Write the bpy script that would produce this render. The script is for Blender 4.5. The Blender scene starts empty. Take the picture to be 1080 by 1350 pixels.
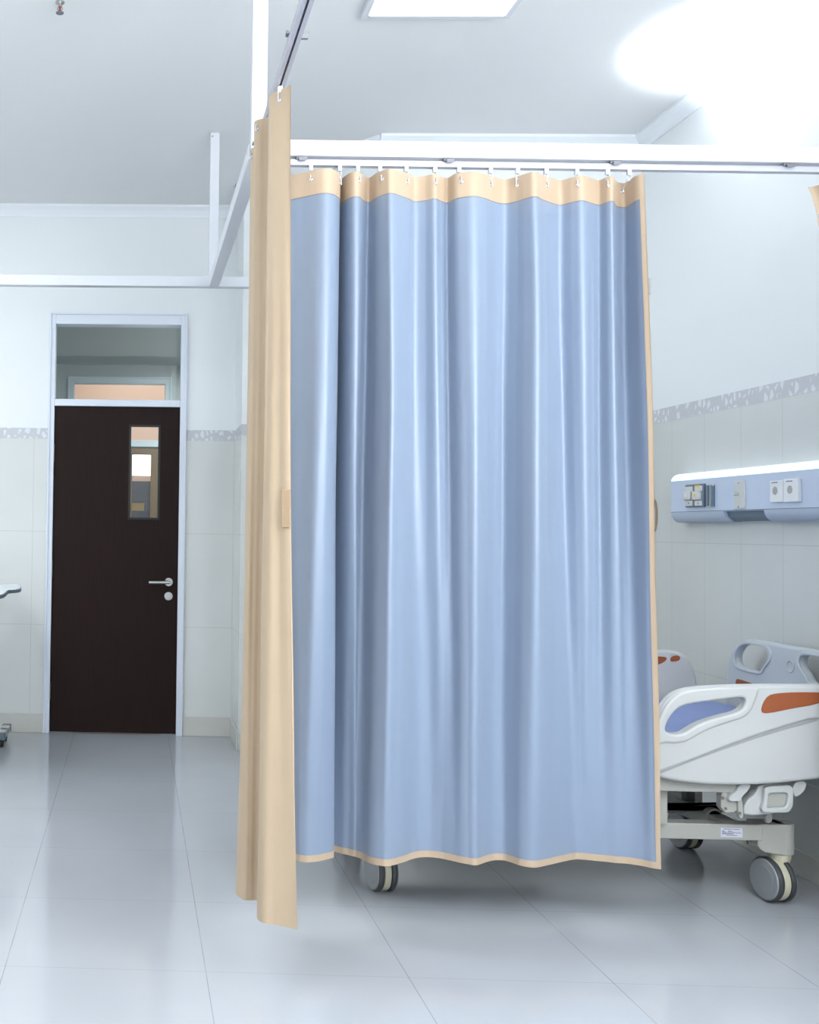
import bpy, bmesh, math, random
from math import sin, cos, pi, sqrt, radians
from mathutils import Vector, Matrix, noise
C = bpy.context.scene.collection
random.seed(4)

# ------------------------------------------------------------------ camera survey (metres)
F, PX, PY, YAW, PIT, ROL, H = 1414.66, 134.04, 655.06, -.0314, .0295, .0157, 1.3159
_r = Vector((cos(YAW), -sin(YAW), 0)); FW = Vector((sin(YAW)*cos(PIT), cos(YAW)*cos(PIT), sin(PIT)))
_u = Vector((-sin(YAW)*sin(PIT), -cos(YAW)*sin(PIT), cos(PIT)))
RT = _r*cos(ROL) + _u*sin(ROL); UP = _u*cos(ROL) - _r*sin(ROL)
def at(px, py, X=None, Y=None, Z=None):
    """survey of the photo: the point where the sight line meets a known plane"""
    d = FW + RT*((px-PX)/F) - UP*((py-PY)/F)
    t = X/d.x if X is not None else Y/d.y if Y is not None else (Z-H)/d.z
    return Vector((d.x*t, d.y*t, d.z*t+H))

# ------------------------------------------------------------------ materials
def lin(c):
    return tuple(((v/255)/12.92 if v/255 <= .04045 else ((v/255+.055)/1.055)**2.4) for v in c) + (1,)
def mat(name, rgb, rough=.5, metal=0., spec=.5, emit=None, estr=0., noise_amt=0., noise_scale=30., bump=0., sheen=0., coat=0.):
    m = bpy.data.materials.new(name); m.use_nodes = True
    nt = m.node_tree; b = nt.nodes['Principled BSDF']
    b.inputs['Base Color'].default_value = lin(rgb)
    b.inputs['Roughness'].default_value = rough; b.inputs['Metallic'].default_value = metal
    b.inputs['Specular IOR Level'].default_value = spec
    b.inputs['Sheen Weight'].default_value = sheen
    b.inputs['Coat Weight'].default_value = coat
    if emit: b.inputs['Emission Color'].default_value = lin(emit); b.inputs['Emission Strength'].default_value = estr
    if noise_amt or bump:
        tc = nt.nodes.new('ShaderNodeTexCoord'); n = nt.nodes.new('ShaderNodeTexNoise')
        n.inputs['Scale'].default_value = noise_scale; n.inputs['Detail'].default_value = 4
        nt.links.new(tc.outputs['Object'], n.inputs['Vector'])
        if noise_amt:
            mx = nt.nodes.new('ShaderNodeMix'); mx.data_type = 'RGBA'
            a = lin(rgb); mx.inputs[6].default_value = tuple(min(1, v*(1-noise_amt)) for v in a[:3])+(1,)
            mx.inputs[7].default_value = tuple(min(1, v*(1+noise_amt)) for v in a[:3])+(1,)
            nt.links.new(n.outputs['Fac'], mx.inputs[0]); nt.links.new(mx.outputs[2], b.inputs['Base Color'])
        if bump:
            bp = nt.nodes.new('ShaderNodeBump'); bp.inputs['Strength'].default_value = bump; bp.inputs['Distance'].default_value = .01
            nt.links.new(n.outputs['Fac'], bp.inputs['Height']); nt.links.new(bp.outputs['Normal'], b.inputs['Normal'])
    return m

class NT:
    """tiny node-math helper"""
    def __init__(s, m): s.nt = m.node_tree
    def math(s, op, a, b=None, clamp=False):
        n = s.nt.nodes.new('ShaderNodeMath'); n.operation = op; n.use_clamp = clamp
        for i, v in enumerate((a, b)):
            if v is None: continue
            if isinstance(v, (int, float)): n.inputs[i].default_value = v
            else: s.nt.links.new(v, n.inputs[i])
        return n.outputs[0]
    def mix(s, f, a, b):
        n = s.nt.nodes.new('ShaderNodeMix'); n.data_type = 'RGBA'
        for i, v in ((0, f), (6, a), (7, b)):
            if isinstance(v, (int, float, tuple)): n.inputs[i].default_value = v
            else: s.nt.links.new(v, n.inputs[i])
        return n.outputs[2]
    def pos(s):
        g = s.nt.nodes.new('ShaderNodeNewGeometry'); x = s.nt.nodes.new('ShaderNodeSeparateXYZ')
        s.nt.links.new(g.outputs['Position'], x.inputs[0]); return g.outputs['Position'], x.outputs
    def grid(s, coord, origin, period, half):
        """1 on grout lines at origin + k*period"""
        t = s.math('DIVIDE', s.math('SUBTRACT', coord, origin), period)
        f = s.math('ABSOLUTE', s.math('SUBTRACT', s.math('FRACT', s.math('ADD', t, .5)), .5))
        return s.math('LESS_THAN', f, half/period)

def wall_mat(name, axis, origin, period, paint=(233, 236, 237), tile=(219, 221, 218)):
    m = mat(name, paint, rough=.5); h = NT(m); nt = m.node_tree; b = nt.nodes['Principled BSDF']
    P, xyz = h.pos(); c = xyz[axis]; z = xyz[2]
    ZB = 1.892
    below = h.math('LESS_THAN', z, ZB)
    band = h.math('MULTIPLY', h.math('GREATER_THAN', z, ZB), h.math('LESS_THAN', z, ZB+.068))
    g = h.math('MAXIMUM', h.grid(c, origin, period, .0013), h.grid(z, ZB, .6, .0013))
    # mottled tile
    n = nt.nodes.new('ShaderNodeTexNoise'); n.inputs['Scale'].default_value = 2.2; n.inputs['Detail'].default_value = 5
    nt.links.new(P, n.inputs['Vector'])
    t1 = tuple(v*.93 for v in lin(tile)[:3])+(1,); t2 = tuple(min(1, v*1.07) for v in lin(tile)[:3])+(1,)
    tilec = h.mix(n.outputs['Fac'], t1, t2)
    tilec = h.mix(h.math('MULTIPLY', g, .42), tilec, lin((150, 152, 145)))
    # leafy border tile: pale blades on grey
    mp = nt.nodes.new('ShaderNodeVectorMath'); mp.operation = 'MULTIPLY'; mp.inputs[1].default_value = (30, 30, 22)
    nt.links.new(P, mp.inputs[0])
    ns = nt.nodes.new('ShaderNodeTexNoise'); ns.inputs['Scale'].default_value = .6; nt.links.new(mp.outputs[0], ns.inputs['Vector'])
    ad = nt.nodes.new('ShaderNodeMix'); ad.data_type = 'VECTOR'; ad.inputs[0].default_value = .35
    nt.links.new(mp.outputs[0], ad.inputs[4]); nt.links.new(ns.outputs['Color'], ad.inputs[5])
    v = nt.nodes.new('ShaderNodeTexVoronoi'); v.feature = 'DISTANCE_TO_EDGE'; v.inputs['Scale'].default_value = .95
    nt.links.new(mp.outputs[0], v.inputs['Vector'])
    leaf = h.math('GREATER_THAN', v.outputs['Distance'], .2)
    bandc = h.mix(leaf, lin((198, 200, 204)), lin((222, 225, 230)))
    col = h.mix(below, lin(paint), tilec); col = h.mix(band, col, bandc)
    nt.links.new(col, b.inputs['Base Color'])
    nt.links.new(h.math('SUBTRACT', .55, h.math('MULTIPLY', below, .37)), b.inputs['Roughness'])
    return m

M = {}
M['paint'] = mat('white_paint', (234, 235, 235), .6)
M['ceiling'] = mat('ceiling_paint', (230, 231, 232), .7)
M['trim'] = mat('cornice_white', (236, 240, 244), .5)
M['frame'] = mat('door_frame_white', (222, 228, 238), .35)
M['beam'] = mat('white_aluminium', (214, 217, 223), .3)
M['track'] = mat('track_metal', (186, 187, 198), .35, .25)
M['clip'] = mat('clip_metal', (120, 120, 126), .4, .4)
M['plastic'] = mat('glider_plastic', (205, 208, 216), .35)
M['steel'] = mat('brushed_steel', (190, 190, 188), .3, 1., noise_amt=.08, noise_scale=120)
M['chrome'] = mat('chrome', (215, 215, 215), .1, 1.)
M['blue'] = mat('blue_curtain_fabric', (130, 144, 165), .36, sheen=.1, noise_amt=.02, noise_scale=300, spec=.5)
M['beige'] = mat('beige_border_fabric', (184, 162, 138), .5, sheen=.1, noise_amt=.03, noise_scale=14)
M['tan'] = mat('beige_curtain_fabric', (182, 160, 134), .6, sheen=.05, noise_amt=.03, noise_scale=14)
M['skirt'] = mat('skirting_tile', (206, 204, 198), .25, noise_amt=.05, noise_scale=20)
M['bedwhite'] = mat('bed_plastic_white', (190, 191, 190), .35)
M['bedgrey'] = mat('bed_plastic_grey', (190, 196, 200), .35)
M['orange'] = mat('orange_inlay', (150, 80, 44), .45, noise_amt=.05, noise_scale=60)
M['bedmetal'] = mat('bed_frame_enamel', (172, 171, 164), .4, noise_amt=.03, noise_scale=50)
M['beddark'] = mat('bed_mechanism_grey', (96, 97, 92), .5)
M['black'] = mat('black_rubber', (26, 27, 30), .5)
M['tyre'] = mat('grey_tyre', (62, 64, 68), .5)
M['disc'] = mat('caster_disc_grey', (150, 153, 156), .4)
M['cream'] = mat('caster_fork_cream', (196, 192, 168), .4)
M['mattress'] = mat('mattress_cover', (124, 143, 196), .38, noise_amt=.08, noise_scale=9, bump=.35)
M['sticker'] = mat('sticker_paper', (205, 205, 216), .5)
M['ink'] = mat('sticker_ink', (120, 120, 146), .6)
M['unit'] = mat('unit_front', (196, 208, 228), .3)
M['unittop'] = mat('unit_diffuser', (235, 245, 255), .3, emit=(225, 243, 255), estr=.25)
M['unitlow'] = mat('unit_underside', (178, 190, 208), .35)
M['slate'] = mat('outlet_slate', (98, 116, 132), .4)
M['outgrey'] = mat('outlet_grey', (205, 207, 205), .4)
M['socket'] = mat('socket_white', (228, 231, 233), .3)
M['holegrey'] = mat('socket_hole', (170, 166, 165), .5)
M['yellow'] = mat('yellow_marker', (236, 196, 60), .4)
M['red'] = mat('red_bulb', (150, 30, 25), .3)
M['pink'] = mat('salmon_paint_glow', (232, 200, 180), .6, emit=(232, 180, 150), estr=.1)  # paint given a faint glow so the far room looks well lit
M['corr'] = mat('corridor_paint', (184, 191, 192), .6)
M['corrframe'] = mat('corridor_door_frame', (205, 218, 226), .5)
M['brown'] = mat('brown_door_far', (120, 96, 66), .4)
M['tabletop'] = mat('table_laminate', (225, 233, 238), .25)
M['tableedge'] = mat('table_edge', (96, 110, 120), .4)
M['purple'] = mat('dim_wall', (76, 68, 88), .6, noise_amt=.3, noise_scale=6)

def glow(name, rgb, s):
    m = bpy.data.materials.new(name); m.use_nodes = True; nt = m.node_tree; nt.nodes.remove(nt.nodes['Principled BSDF'])
    e = nt.nodes.new('ShaderNodeEmission'); e.inputs[0].default_value = lin(rgb); e.inputs[1].default_value = s
    nt.links.new(e.outputs[0], nt.nodes['Material Output'].inputs[0]); return m
M['lamp'] = glow('lamp_diffuser', (240, 247, 255), 13.)
M['baylamp'] = glow('bay_lamp_diffuser', (244, 250, 255), 3.5)
M['day'] = glow('daylight_pane', (255, 255, 250), 2.5)

g = bpy.data.materials.new('clear_glass'); g.use_nodes = True; nt = g.node_tree; nt.nodes.remove(nt.nodes['Principled BSDF'])
tr = nt.nodes.new('ShaderNodeBsdfTransparent'); tr.inputs[0].default_value = (.93, .96, .96, 1)
gl = nt.nodes.new('ShaderNodeBsdfGlossy'); gl.inputs['Roughness'].default_value = .03
mx = nt.nodes.new('ShaderNodeMixShader'); mx.inputs[0].default_value = .022
nt.links.new(tr.outputs[0], mx.inputs[1]); nt.links.new(gl.outputs[0], mx.inputs[2]); nt.links.new(mx.outputs[0], nt.nodes['Material Output'].inputs[0])
M['glass'] = g

# dark wood door: fine vertical grain
m = mat('dark_wood', (46, 33, 32), .45, spec=.12); h = NT(m); nt = m.node_tree
tc = nt.nodes.new('ShaderNodeTexCoord'); mp = nt.nodes.new('ShaderNodeMapping'); mp.inputs['Scale'].default_value = (90, 90, 3)
n = nt.nodes.new('ShaderNodeTexNoise'); n.inputs['Scale'].default_value = 1.5; n.inputs['Detail'].default_value = 6
nt.links.new(tc.outputs['Object'], mp.inputs[0]); nt.links.new(mp.outputs[0], n.inputs[0])
nt.links.new(h.mix(n.outputs['Fac'], lin((26, 16, 14)), lin((46, 30, 27))), nt.nodes['Principled BSDF'].inputs['Base Color'])
M['wood'] = m

# glossy floor tiles
m = mat('floor_tile', (196, 203, 212), .1); h = NT(m); nt = m.node_tree; b = nt.nodes['Principled BSDF']
P, xyz = h.pos()
gx = h.grid(xyz[0], -.369, .6, .0016); gy = h.grid(xyz[1], 3.249, .6, .0013)
n = nt.nodes.new('ShaderNodeTexNoise'); n.inputs['Scale'].default_value = 1.4; n.inputs['Detail'].default_value = 6; nt.links.new(P, n.inputs['Vector'])
n2 = nt.nodes.new('ShaderNodeTexNoise'); n2.inputs['Scale'].default_value = 5; nt.links.new(P, n2.inputs['Vector'])
gi = h.math('ADD', h.math('MULTIPLY', gx, h.math('MULTIPLY', n2.outputs['Fac'], .85)), h.math('MULTIPLY', gy, .28), clamp=True)
c = h.mix(n.outputs['Fac'], lin((168, 171, 176)), lin((183, 186, 191)))
nt.links.new(h.mix(gi, c, lin((112, 110, 112))), b.inputs['Base Color'])
nt.links.new(h.math('ADD', .07, h.math('MULTIPLY', n.outputs['Fac'], .1)), b.inputs['Roughness'])
M['floor'] = m
M['wall_x'] = wall_mat('back_wall_finish', 0, -.660, .645)
M['wall_y'] = wall_mat('side_wall_finish', 1, 5.339, .3, tile=(208, 211, 209))

# ------------------------------------------------------------------ mesh helpers
def obj(name, bm, m, parent=None, smooth=False, bevel=0., seg=2, loc=None):
    me = bpy.data.meshes.new(name); bm.normal_update(); bm.to_mesh(me); bm.free()
    o = bpy.data.objects.new(name, me); C.objects.link(o)
    if m: me.materials.append(m)
    if smooth:
        for p in me.polygons: p.use_smooth = True
    if bevel:
        md = o.modifiers.new('bevel', 'BEVEL'); md.width = bevel; md.segments = seg; md.limit_method = 'ANGLE'; md.angle_limit = radians(40)
    if parent: link(o, parent)
    if loc: o.location = loc
    return o
def link(o, parent):
    """child of its thing; geometry stays where it was built in world metres"""
    o.parent = parent; o.matrix_parent_inverse = world_of(parent).inverted()
def world_of(o):
    w = Matrix.LocRotScale(o.location, o.rotation_euler, o.scale)
    if o.parent: w = world_of(o.parent) @ o.matrix_parent_inverse @ w
    return w
def empty(name, loc, label, cat, group=None, kind=None):
    o = bpy.data.objects.new(name, None); C.objects.link(o); o.location = loc; o.empty_display_size = .1
    return tag(o, label, cat, group, kind)
def tag(o, label=None, cat=None, group=None, kind=None):
    if label: o['label'] = label
    if cat: o['category'] = cat
    if group: o['group'] = group
    if kind: o['kind'] = kind
    return o
def struct(name, bm, m, label=None, cat=None, **k):
    return tag(obj(name, bm, m, **k), label, cat, None, 'structure')
def box(bm, x0, x1, y0, y1, z0, z1, mtx=None):
    r = bmesh.ops.create_cube(bm, size=1)
    for v in r['verts']:
        v.co = Vector((x0+(v.co.x+.5)*(x1-x0), y0+(v.co.y+.5)*(y1-y0), z0+(v.co.z+.5)*(z1-z0)))
        if mtx: v.co = mtx @ v.co
    return bm
def B(*a, mtx=None): return box(bmesh.new(), *a, mtx=mtx)
def cyl(bm, p, q, r1, r2=None, n=24, caps=True):
    p, q = Vector(p), Vector(q); d = q-p; r2 = r1 if r2 is None else r2
    z = d.normalized(); a = z.orthogonal().normalized(); b = z.cross(a)
    A = [bm.verts.new(p+(a*cos(2*pi*i/n)+b*sin(2*pi*i/n))*r1) for i in range(n)]
    D = [bm.verts.new(q+(a*cos(2*pi*i/n)+b*sin(2*pi*i/n))*r2) for i in range(n)]
    for i in range(n): bm.faces.new((A[i], A[(i+1) % n], D[(i+1) % n], D[i]))
    if caps: bm.faces.new(A[::-1]); bm.faces.new(D)
    return bm
def tube(bm, pts, r, n=8, closed=False):
    pts = [Vector(p) for p in pts]; rings = []; N = len(pts); prev = None
    for i, p in enumerate(pts):
        if closed: t = pts[(i+1) % N]-pts[i-1]
        else: t = pts[min(i+1, N-1)]-pts[max(i-1, 0)]
        t.normalize()
        if prev is None: a = t.orthogonal().normalized()
        else: a = (prev-t*prev.dot(t)).normalized()
        prev = a; b = t.cross(a)
        rr = r[i] if isinstance(r, (list, tuple)) else r
        rings.append([bm.verts.new(p+(a*cos(2*pi*k/n)+b*sin(2*pi*k/n))*rr) for k in range(n)])
    for i in range(N if closed else N-1):
        A, D = rings[i], rings[(i+1) % N]
        for k in range(n): bm.faces.new((A[k], A[(k+1) % n], D[(k+1) % n], D[k]))
    if not closed: bm.faces.new(rings[0][::-1]); bm.faces.new(rings[-1])
    return bm
def prism(bm, pts, d):
    """closed polygon pts (3D, planar) swept by vector d"""
    d = Vector(d); A = [bm.verts.new(Vector(p)) for p in pts]; D = [bm.verts.new(Vector(p)+d) for p in pts]; n = len(A)
    for i in range(n): bm.faces.new((A[i], A[(i+1) % n], D[(i+1) % n], D[i]))
    bm.faces.new(A[::-1]); bm.faces.new(D); bmesh.ops.recalc_face_normals(bm, faces=bm.faces)
    return bm
def smooth2(pts, it=2, w=.25):
    """Chaikin rounding of a closed outline"""
    for _ in range(it):
        q = []
        for i in range(len(pts)):
            a, b = pts[i], pts[(i+1) % len(pts)]
            q += [(a[0]*(1-w)+b[0]*w, a[1]*(1-w)+b[1]*w), (a[0]*w+b[0]*(1-w), a[1]*w+b[1]*(1-w))]
        pts = q
    return pts
def plate(name, outer, holes, thick, bev, mtx, m, parent=None):
    """moulded plate: 2-D outline with holes, half thickness + rounded edge, placed by mtx"""
    cu = bpy.data.curves.new(name, 'CURVE'); cu.dimensions = '2D'; cu.fill_mode = 'BOTH'
    cu.extrude = max(thick/2-bev, .0001); cu.bevel_depth = bev; cu.bevel_resolution = 3; cu.offset = -bev
    for ring in [outer]+holes:
        s = cu.splines.new('POLY'); s.points.add(len(ring)-1); s.use_cyclic_u = True
        for i, p in enumerate(ring): s.points[i].co = (p[0], p[1], 0, 1)
    t = bpy.data.objects.new('tmp', cu); C.objects.link(t)
    dg = bpy.context.evaluated_depsgraph_get(); me = bpy.data.meshes.new_from_object(t.evaluated_get(dg))
    bpy.data.objects.remove(t); bpy.data.curves.remove(cu)
    me.name = name; me.transform(mtx)
    me.materials.clear(); me.materials.append(m)
    for p in me.polygons: p.use_smooth = True
    o = bpy.data.objects.new(name, me); C.objects.link(o)
    md = o.modifiers.new('split', 'EDGE_SPLIT'); md.split_angle = radians(50)
    if parent: link(o, parent)
    return o
XZ = lambda y: Matrix(((1, 0, 0, 0), (0, 0, 1, y), (0, 1, 0, 0), (0, 0, 0, 1)))      # plate (x,z) standing at y
YZ = lambda x: Matrix(((0, 0, 1, x), (1, 0, 0, 0), (0, 1, 0, 0), (0, 0, 0, 1)))      # plate (y,z) standing at x
XY = lambda z: Matrix(((1, 0, 0, 0), (0, 1, 0, 0), (0, 0, 1, z), (0, 0, 0, 1)))
def at2(px, py, **k):
    p = at(px, py, **k); return (p.x, p.z) if 'Y' in k else (p.y, p.z)

# ------------------------------------------------------------------ room shell
HC, D, XW, XL, YF = 3.409, 6.917, 2.628, -3.4, -2.6
XC = .636                                   # corner beside the door
struct('floor', B(XL-.2, XW+.2, YF-.2, 13.2, -.06, 0), M['floor'], 'glossy pale grey tiled floor with thin dark grout lines', 'floor')
struct('ceiling', B(XL-.2, XW+.2, YF-.2, D+.1, HC, HC+.08), M['ceiling'], 'plain pale grey painted ceiling', 'ceiling')
DX0, DX1, DT = -.571, .321, 2.712           # door opening (outer frame)
bm = bmesh.new()
box(bm, XL, DX0, D, D+.15, 0, HC); box(bm, DX1, XC, D, D+.15, 0, HC); box(bm, DX0, DX1, D, D+.15, DT, HC)
struct('wall_back', bm, M['wall_x'], 'pale wall around the dark door, tiled below a leafy grey border', 'wall')
poly = [(XC, D+.15), (XC, 6.494), (.70, 6.494), (1.293, 5.66), (XW, 5.66), (XW, D+.15)]
bm = bmesh.new(); prism(bm, [(x, y, 0) for x, y in poly], (0, 0, HC))
struct('wall_corner', bm, M['wall_x'], 'angled pale wall column behind the blue curtain', 'wall')
struct('wall_right', B(XW, XW+.15, YF, D+.15, 0, HC), M['wall_y'], 'right wall with tall pale tiles and grey leafy border above the bed', 'wall')
struct('wall_left', B(XL-.15, XL, YF, D+.15, 0, HC), M['wall_y'], 'left side wall of the ward', 'wall')
struct('wall_front', B(XL-.15, XW+.15, YF-.15, YF, 0, HC), M['paint'], 'wall behind the viewer', 'wall')

def mould(name, p, q, inward, label):
    """cornice between two plan points; inward = unit vector into the room"""
    p, q, n = Vector((p[0], p[1], 0)), Vector((q[0], q[1], 0)), Vector((inward[0], inward[1], 0)).normalized()
    prof = [(0, 0), (0, -.072), (.010, -.072), (.014, -.058), (.030, -.034), (.050, -.018), (.056, -.014), (.056, 0)]
    bm = bmesh.new(); prism(bm, [p+n*a+Vector((0, 0, HC+z)) for a, z in prof], q-p)
    return struct(name, bm, M['trim'], label, 'cornice')
mould('trim_1', (XL, D), (XC, D), (0, -1), 'white cornice above the door wall')
mould('trim_2', (XC, D), (XC, 6.438), (-1, 0), 'short white cornice on the wall return right of the door')
mould('trim_3', (XC-.056, 6.494), (.74, 6.494), (0, -1), 'short white cornice on the narrow wall behind the beige curtain')
mould('trim_4', (.67, 6.494), (1.293, 5.66), (-.815, -.58), 'slanting white cornice on the angled wall')
mould('trim_5', (1.262, 5.66), (XW, 5.66), (0, -1), 'white cornice over the wall behind the bed bay')
mould('trim_6', (XW, 5.66), (XW, YF), (-1, 0), 'white cornice along the right wall')
for nm, a, lb in (('baseboard_back', (XL, DX0, D-.012, D, 0, .122), 'beige tile skirting left of the door'),
              ('baseboard_corner', (DX1, XC, D-.012, D, 0, .122), 'beige tile skirting between door and corner'),
              ('baseboard_side', (XC-.012, XC, 6.482, D-.012, 0, .122), 'beige tile skirting on the wall return right of the door'),
              ('baseboard_right', (XW-.012, XW, YF, 5.66, 0, .10), 'skirting tile along the right wall under the bed')):
    struct(nm, B(*a), M['skirt'], lb, 'skirting', bevel=.003)

# ------------------------------------------------------------------ corridor and room beyond the door
Y2 = 9.3
bm = bmesh.new(); box(bm, -2.6, DX0-.03, Y2, Y2+.12, 0, 3.); box(bm, .30, 2.6, Y2, Y2+.12, 0, 3.); box(bm, DX0-.03, .30, Y2, Y2+.12, 2.635, 3.)
struct('wall_corridor', bm, M['corr'], 'grey green corridor wall seen through the glass over the door', 'wall')
bm = bmesh.new(); box(bm, -2.6, 2.6, D+.15, Y2, 2.74, 2.8)
struct('ceiling_corridor', bm, M['corr'], 'grey corridor ceiling seen through the glass over the door', 'ceiling')
struct('wall_corridor_left', B(-2.7, -2.6, D+.15, 13, 0, 3.), M['corr'], 'left end of the corridor', 'wall')
struct('wall_corridor_right', B(2.6, 2.7, D+.15, 13, 0, 3.), M['corr'], 'right end of the corridor', 'wall')
bm = bmesh.new(); box(bm, -2.6, 2.6, 11.4, 11.5, 0, 3.4)
struct('wall_far', bm, M['pink'], 'salmon pink wall of the room beyond the corridor', 'wall')
struct('ceiling_far', B(-2.6, 2.6, Y2+.12, 11.5, 3.4, 3.5), M['pink'], 'salmon ceiling of the room beyond the corridor', 'ceiling')

def build_door(name, x0, x1, top, y, leaf_m, label, transom, win, fr=.04, bar=(2.106, 2.15), inner_top=2.638, full=True, frame_m=None):
    d = empty(name, ((x0+x1)/2, y, 0), label, 'door', kind='structure')
    fm = frame_m or M['frame']
    bm = bmesh.new()
    box(bm, x0, x0+fr, y-.012, y+.10, 0, top); box(bm, x1-fr, x1, y-.012, y+.10, 0, top)
    box(bm, x0+fr, x1-fr, y-.012, y+.10, inner_top, top); box(bm, x0+fr, x1-fr, y-.012, y+.10, *bar)
    obj('door_frame', bm, fm, d, bevel=.003)
    bm = bmesh.new()
    for a, b_ in ((x0, x0+.013), (x1-.013, x1)): box(bm, a, b_, y-.022, y-.012, 0, top)
    box(bm, x0+.013, x1-.013, y-.022, y-.012, top-.013, top)
    obj('architrave', bm, fm, d, bevel=.002)
    lx0, lx1, lt = x0+fr, x1-fr, bar[0]; a0, a1, b0, b1 = win
    bm = bmesh.new()
    box(bm, lx0, a0, y+.01, y+.05, .008, lt); box(bm, a1, lx1, y+.01, y+.05, .008, lt)
    box(bm, a0, a1, y+.01, y+.05, .008, b0); box(bm, a0, a1, y+.01, y+.05, b1, lt)
    bmesh.ops.remove_doubles(bm, verts=bm.verts, dist=1e-5)
    leaf = obj('door_leaf', bm, leaf_m, d)
    obj('vision_glass', B(a0, a1, y+.027, y+.033, b0, b1), M['glass'], leaf)
    bm = bmesh.new(); w = .010
    for q in ((a0-w, a0+.004, b0-w, b1+w), (a1-.004, a1+w, b0-w, b1+w), (a0, a1, b0-w, b0+.004), (a0, a1, b1-.004, b1+w)):
        box(bm, q[0], q[1], y+.003, y+.012, q[2], q[3])
    obj('glazing_bead', bm, M['black'] if full else leaf_m, leaf)
    obj('transom_glass', B(x0+fr, x1-fr, y+.03, y+.036, bar[1], inner_top), M['glass'], d)
    if full:
        hx, hz = at(222.5, 767, Y=y).x, .979
        hd = obj('handle', cyl(cyl(cyl(bmesh.new(), (hx, y+.012, hz), (hx, y-.001, hz), .0265, n=32), (hx, y, hz), (hx, y-.05, hz), .009), (hx+.006, y-.047, hz), (hx-.128, y-.047, hz-.002), .010), M['steel'], leaf, smooth=False, bevel=.002)
        tag(hd, 'brushed steel lever handle')
        lz = .888
        lk = obj('lock_rose', cyl(cyl(bmesh.new(), (hx, y+.012, lz), (hx, y-.001, lz), .0265, n=32), (hx, y, lz), (hx, y-.007, lz), .019), M['steel'], leaf, bevel=.002)
        for z in (1.80, 1.05, .27):
            bm = bmesh.new(); xx = x0+fr
            for k in range(5): cyl(bm, (xx-.002, y-.006, z-.055+k*.022), (xx-.002, y-.006, z-.034+k*.022), .0065, n=12)
            box(bm, xx-.012, xx, y-.008, y-.002, z-.055, z+.055)
            obj('hinge', bm, M['steel'], d)
    return d
build_door('door_1', DX0, DX1, DT, D, M['wood'], 'dark wood door with narrow vision panel and white frame', True, (-.036, .147, 1.387, 1.980))
# the door across the corridor
a = at(95.5, 492, Y=Y2).x; b_ = at(229, 492, Y=Y2).x
build_door('door_2', DX0-.03, .30, 2.635, Y2, M['brown'], 'brown door across the corridor seen through the vision panel', True,
           (at(173.5, 640, Y=Y2).x, at(199, 640, Y=Y2).x, 1.30, at(180, 599, Y=Y2).z), fr=.055, bar=(2.03, 2.085), inner_top=2.58, full=False, frame_m=M['corrframe'])
# bright window and dim furniture of the far room
w = empty('window_1', (0, 11.38, 1.9), 'bright daylit window in the room beyond the corridor', 'window', kind='structure')
x0, x1 = at(165, 610, Y=11.38).x, at(215, 610, Y=11.38).x; z0 = at(180, 627, Y=11.38).z
obj('window_pane', B(x0, x1, 11.385, 11.398, z0, 2.18), M['day'], w)
bm = bmesh.new(); box(bm, x0-.04, x0, 11.36, 11.4, z0-.04, 2.22); box(bm, x1, x1+.04, 11.36, 11.4, z0-.04, 2.22); box(bm, x0-.04, x1+.04, 11.36, 11.4, z0-.06, z0); box(bm, x0-.04, x1+.04, 11.36, 11.4, 2.18, 2.22)
obj('window_frame', bm, M['pink'], w)
t = empty('storage_cabinet', (.1, 11.1, 0), 'dark purplish cabinet under the bright far window', 'cabinet')
obj('carcass', B(x0-.5, x1+.5, 10.9, 11.34, 0, z0-.08), M['purple'], t)
bm = bmesh.new()
for k in range(4): box(bm, x0-.4+k*.35, x0-.12+k*.35, 10.885, 10.9, .1, z0-.16)
obj('door', bm, M['purple'], t, bevel=.004)
p = at(174, 668, Y=10.6)
t = empty('storage_box', (p.x+.04, 10.6, p.z-.12), 'small yellow box seen through the door vision panel', 'box')
cx = p.x+.06
obj('carton', B(cx-.09, cx+.06, 10.5, 10.7, p.z-.04, p.z+.03), M['yellow'], t, bevel=.003)
obj('lid', B(cx-.093, cx+.063, 10.497, 10.703, p.z+.02, p.z+.035), M['yellow'], t)
st = obj('shelf_unit', B(cx-.35, cx+.35, 10.45, 10.85, 0, p.z-.041), M['purple'], None, bevel=.005)
tag(st, 'dim low cupboard carrying the yellow box beyond the corridor', 'cupboard')

# ------------------------------------------------------------------ white track-support frame
ZB0, ZB1 = 2.593, 2.647
frm = empty('track_support_frame', (.40, 3.64, ZB0), 'white box beams and ceiling posts that carry the curtain tracks', 'frame')
RZ = Matrix.Translation((.40, 3.628, 0)) @ Matrix.Rotation(.026, 4, 'Z')
def front(*a): return B(*a, mtx=RZ)
obj('beam', front(.0, XW-.40, -.005, .045, ZB0, ZB1), M['beam'], frm, bevel=.002)
obj('beam', B(.372, .422, 3.67, 5.605, ZB0, ZB1), M['beam'], frm, bevel=.002)
obj('beam', B(XL, 1.20, 5.605, 5.655, ZB0, ZB1), M['beam'], frm, bevel=.002)
obj('post', B(.376, .427, 3.615, 3.668, ZB0, HC), M['beam'], frm, bevel=.002)
p = obj('post', B(.368, .416, 5.605, 5.655, ZB1, HC), M['beam'], frm, bevel=.002)
for x, z in ((.378, HC-.02), (.406, ZB1+.02)): obj('screw', cyl(bmesh.new(), (x, 5.607, z), (x, 5.602, z), .004, n=10), M['clip'], p)

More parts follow.
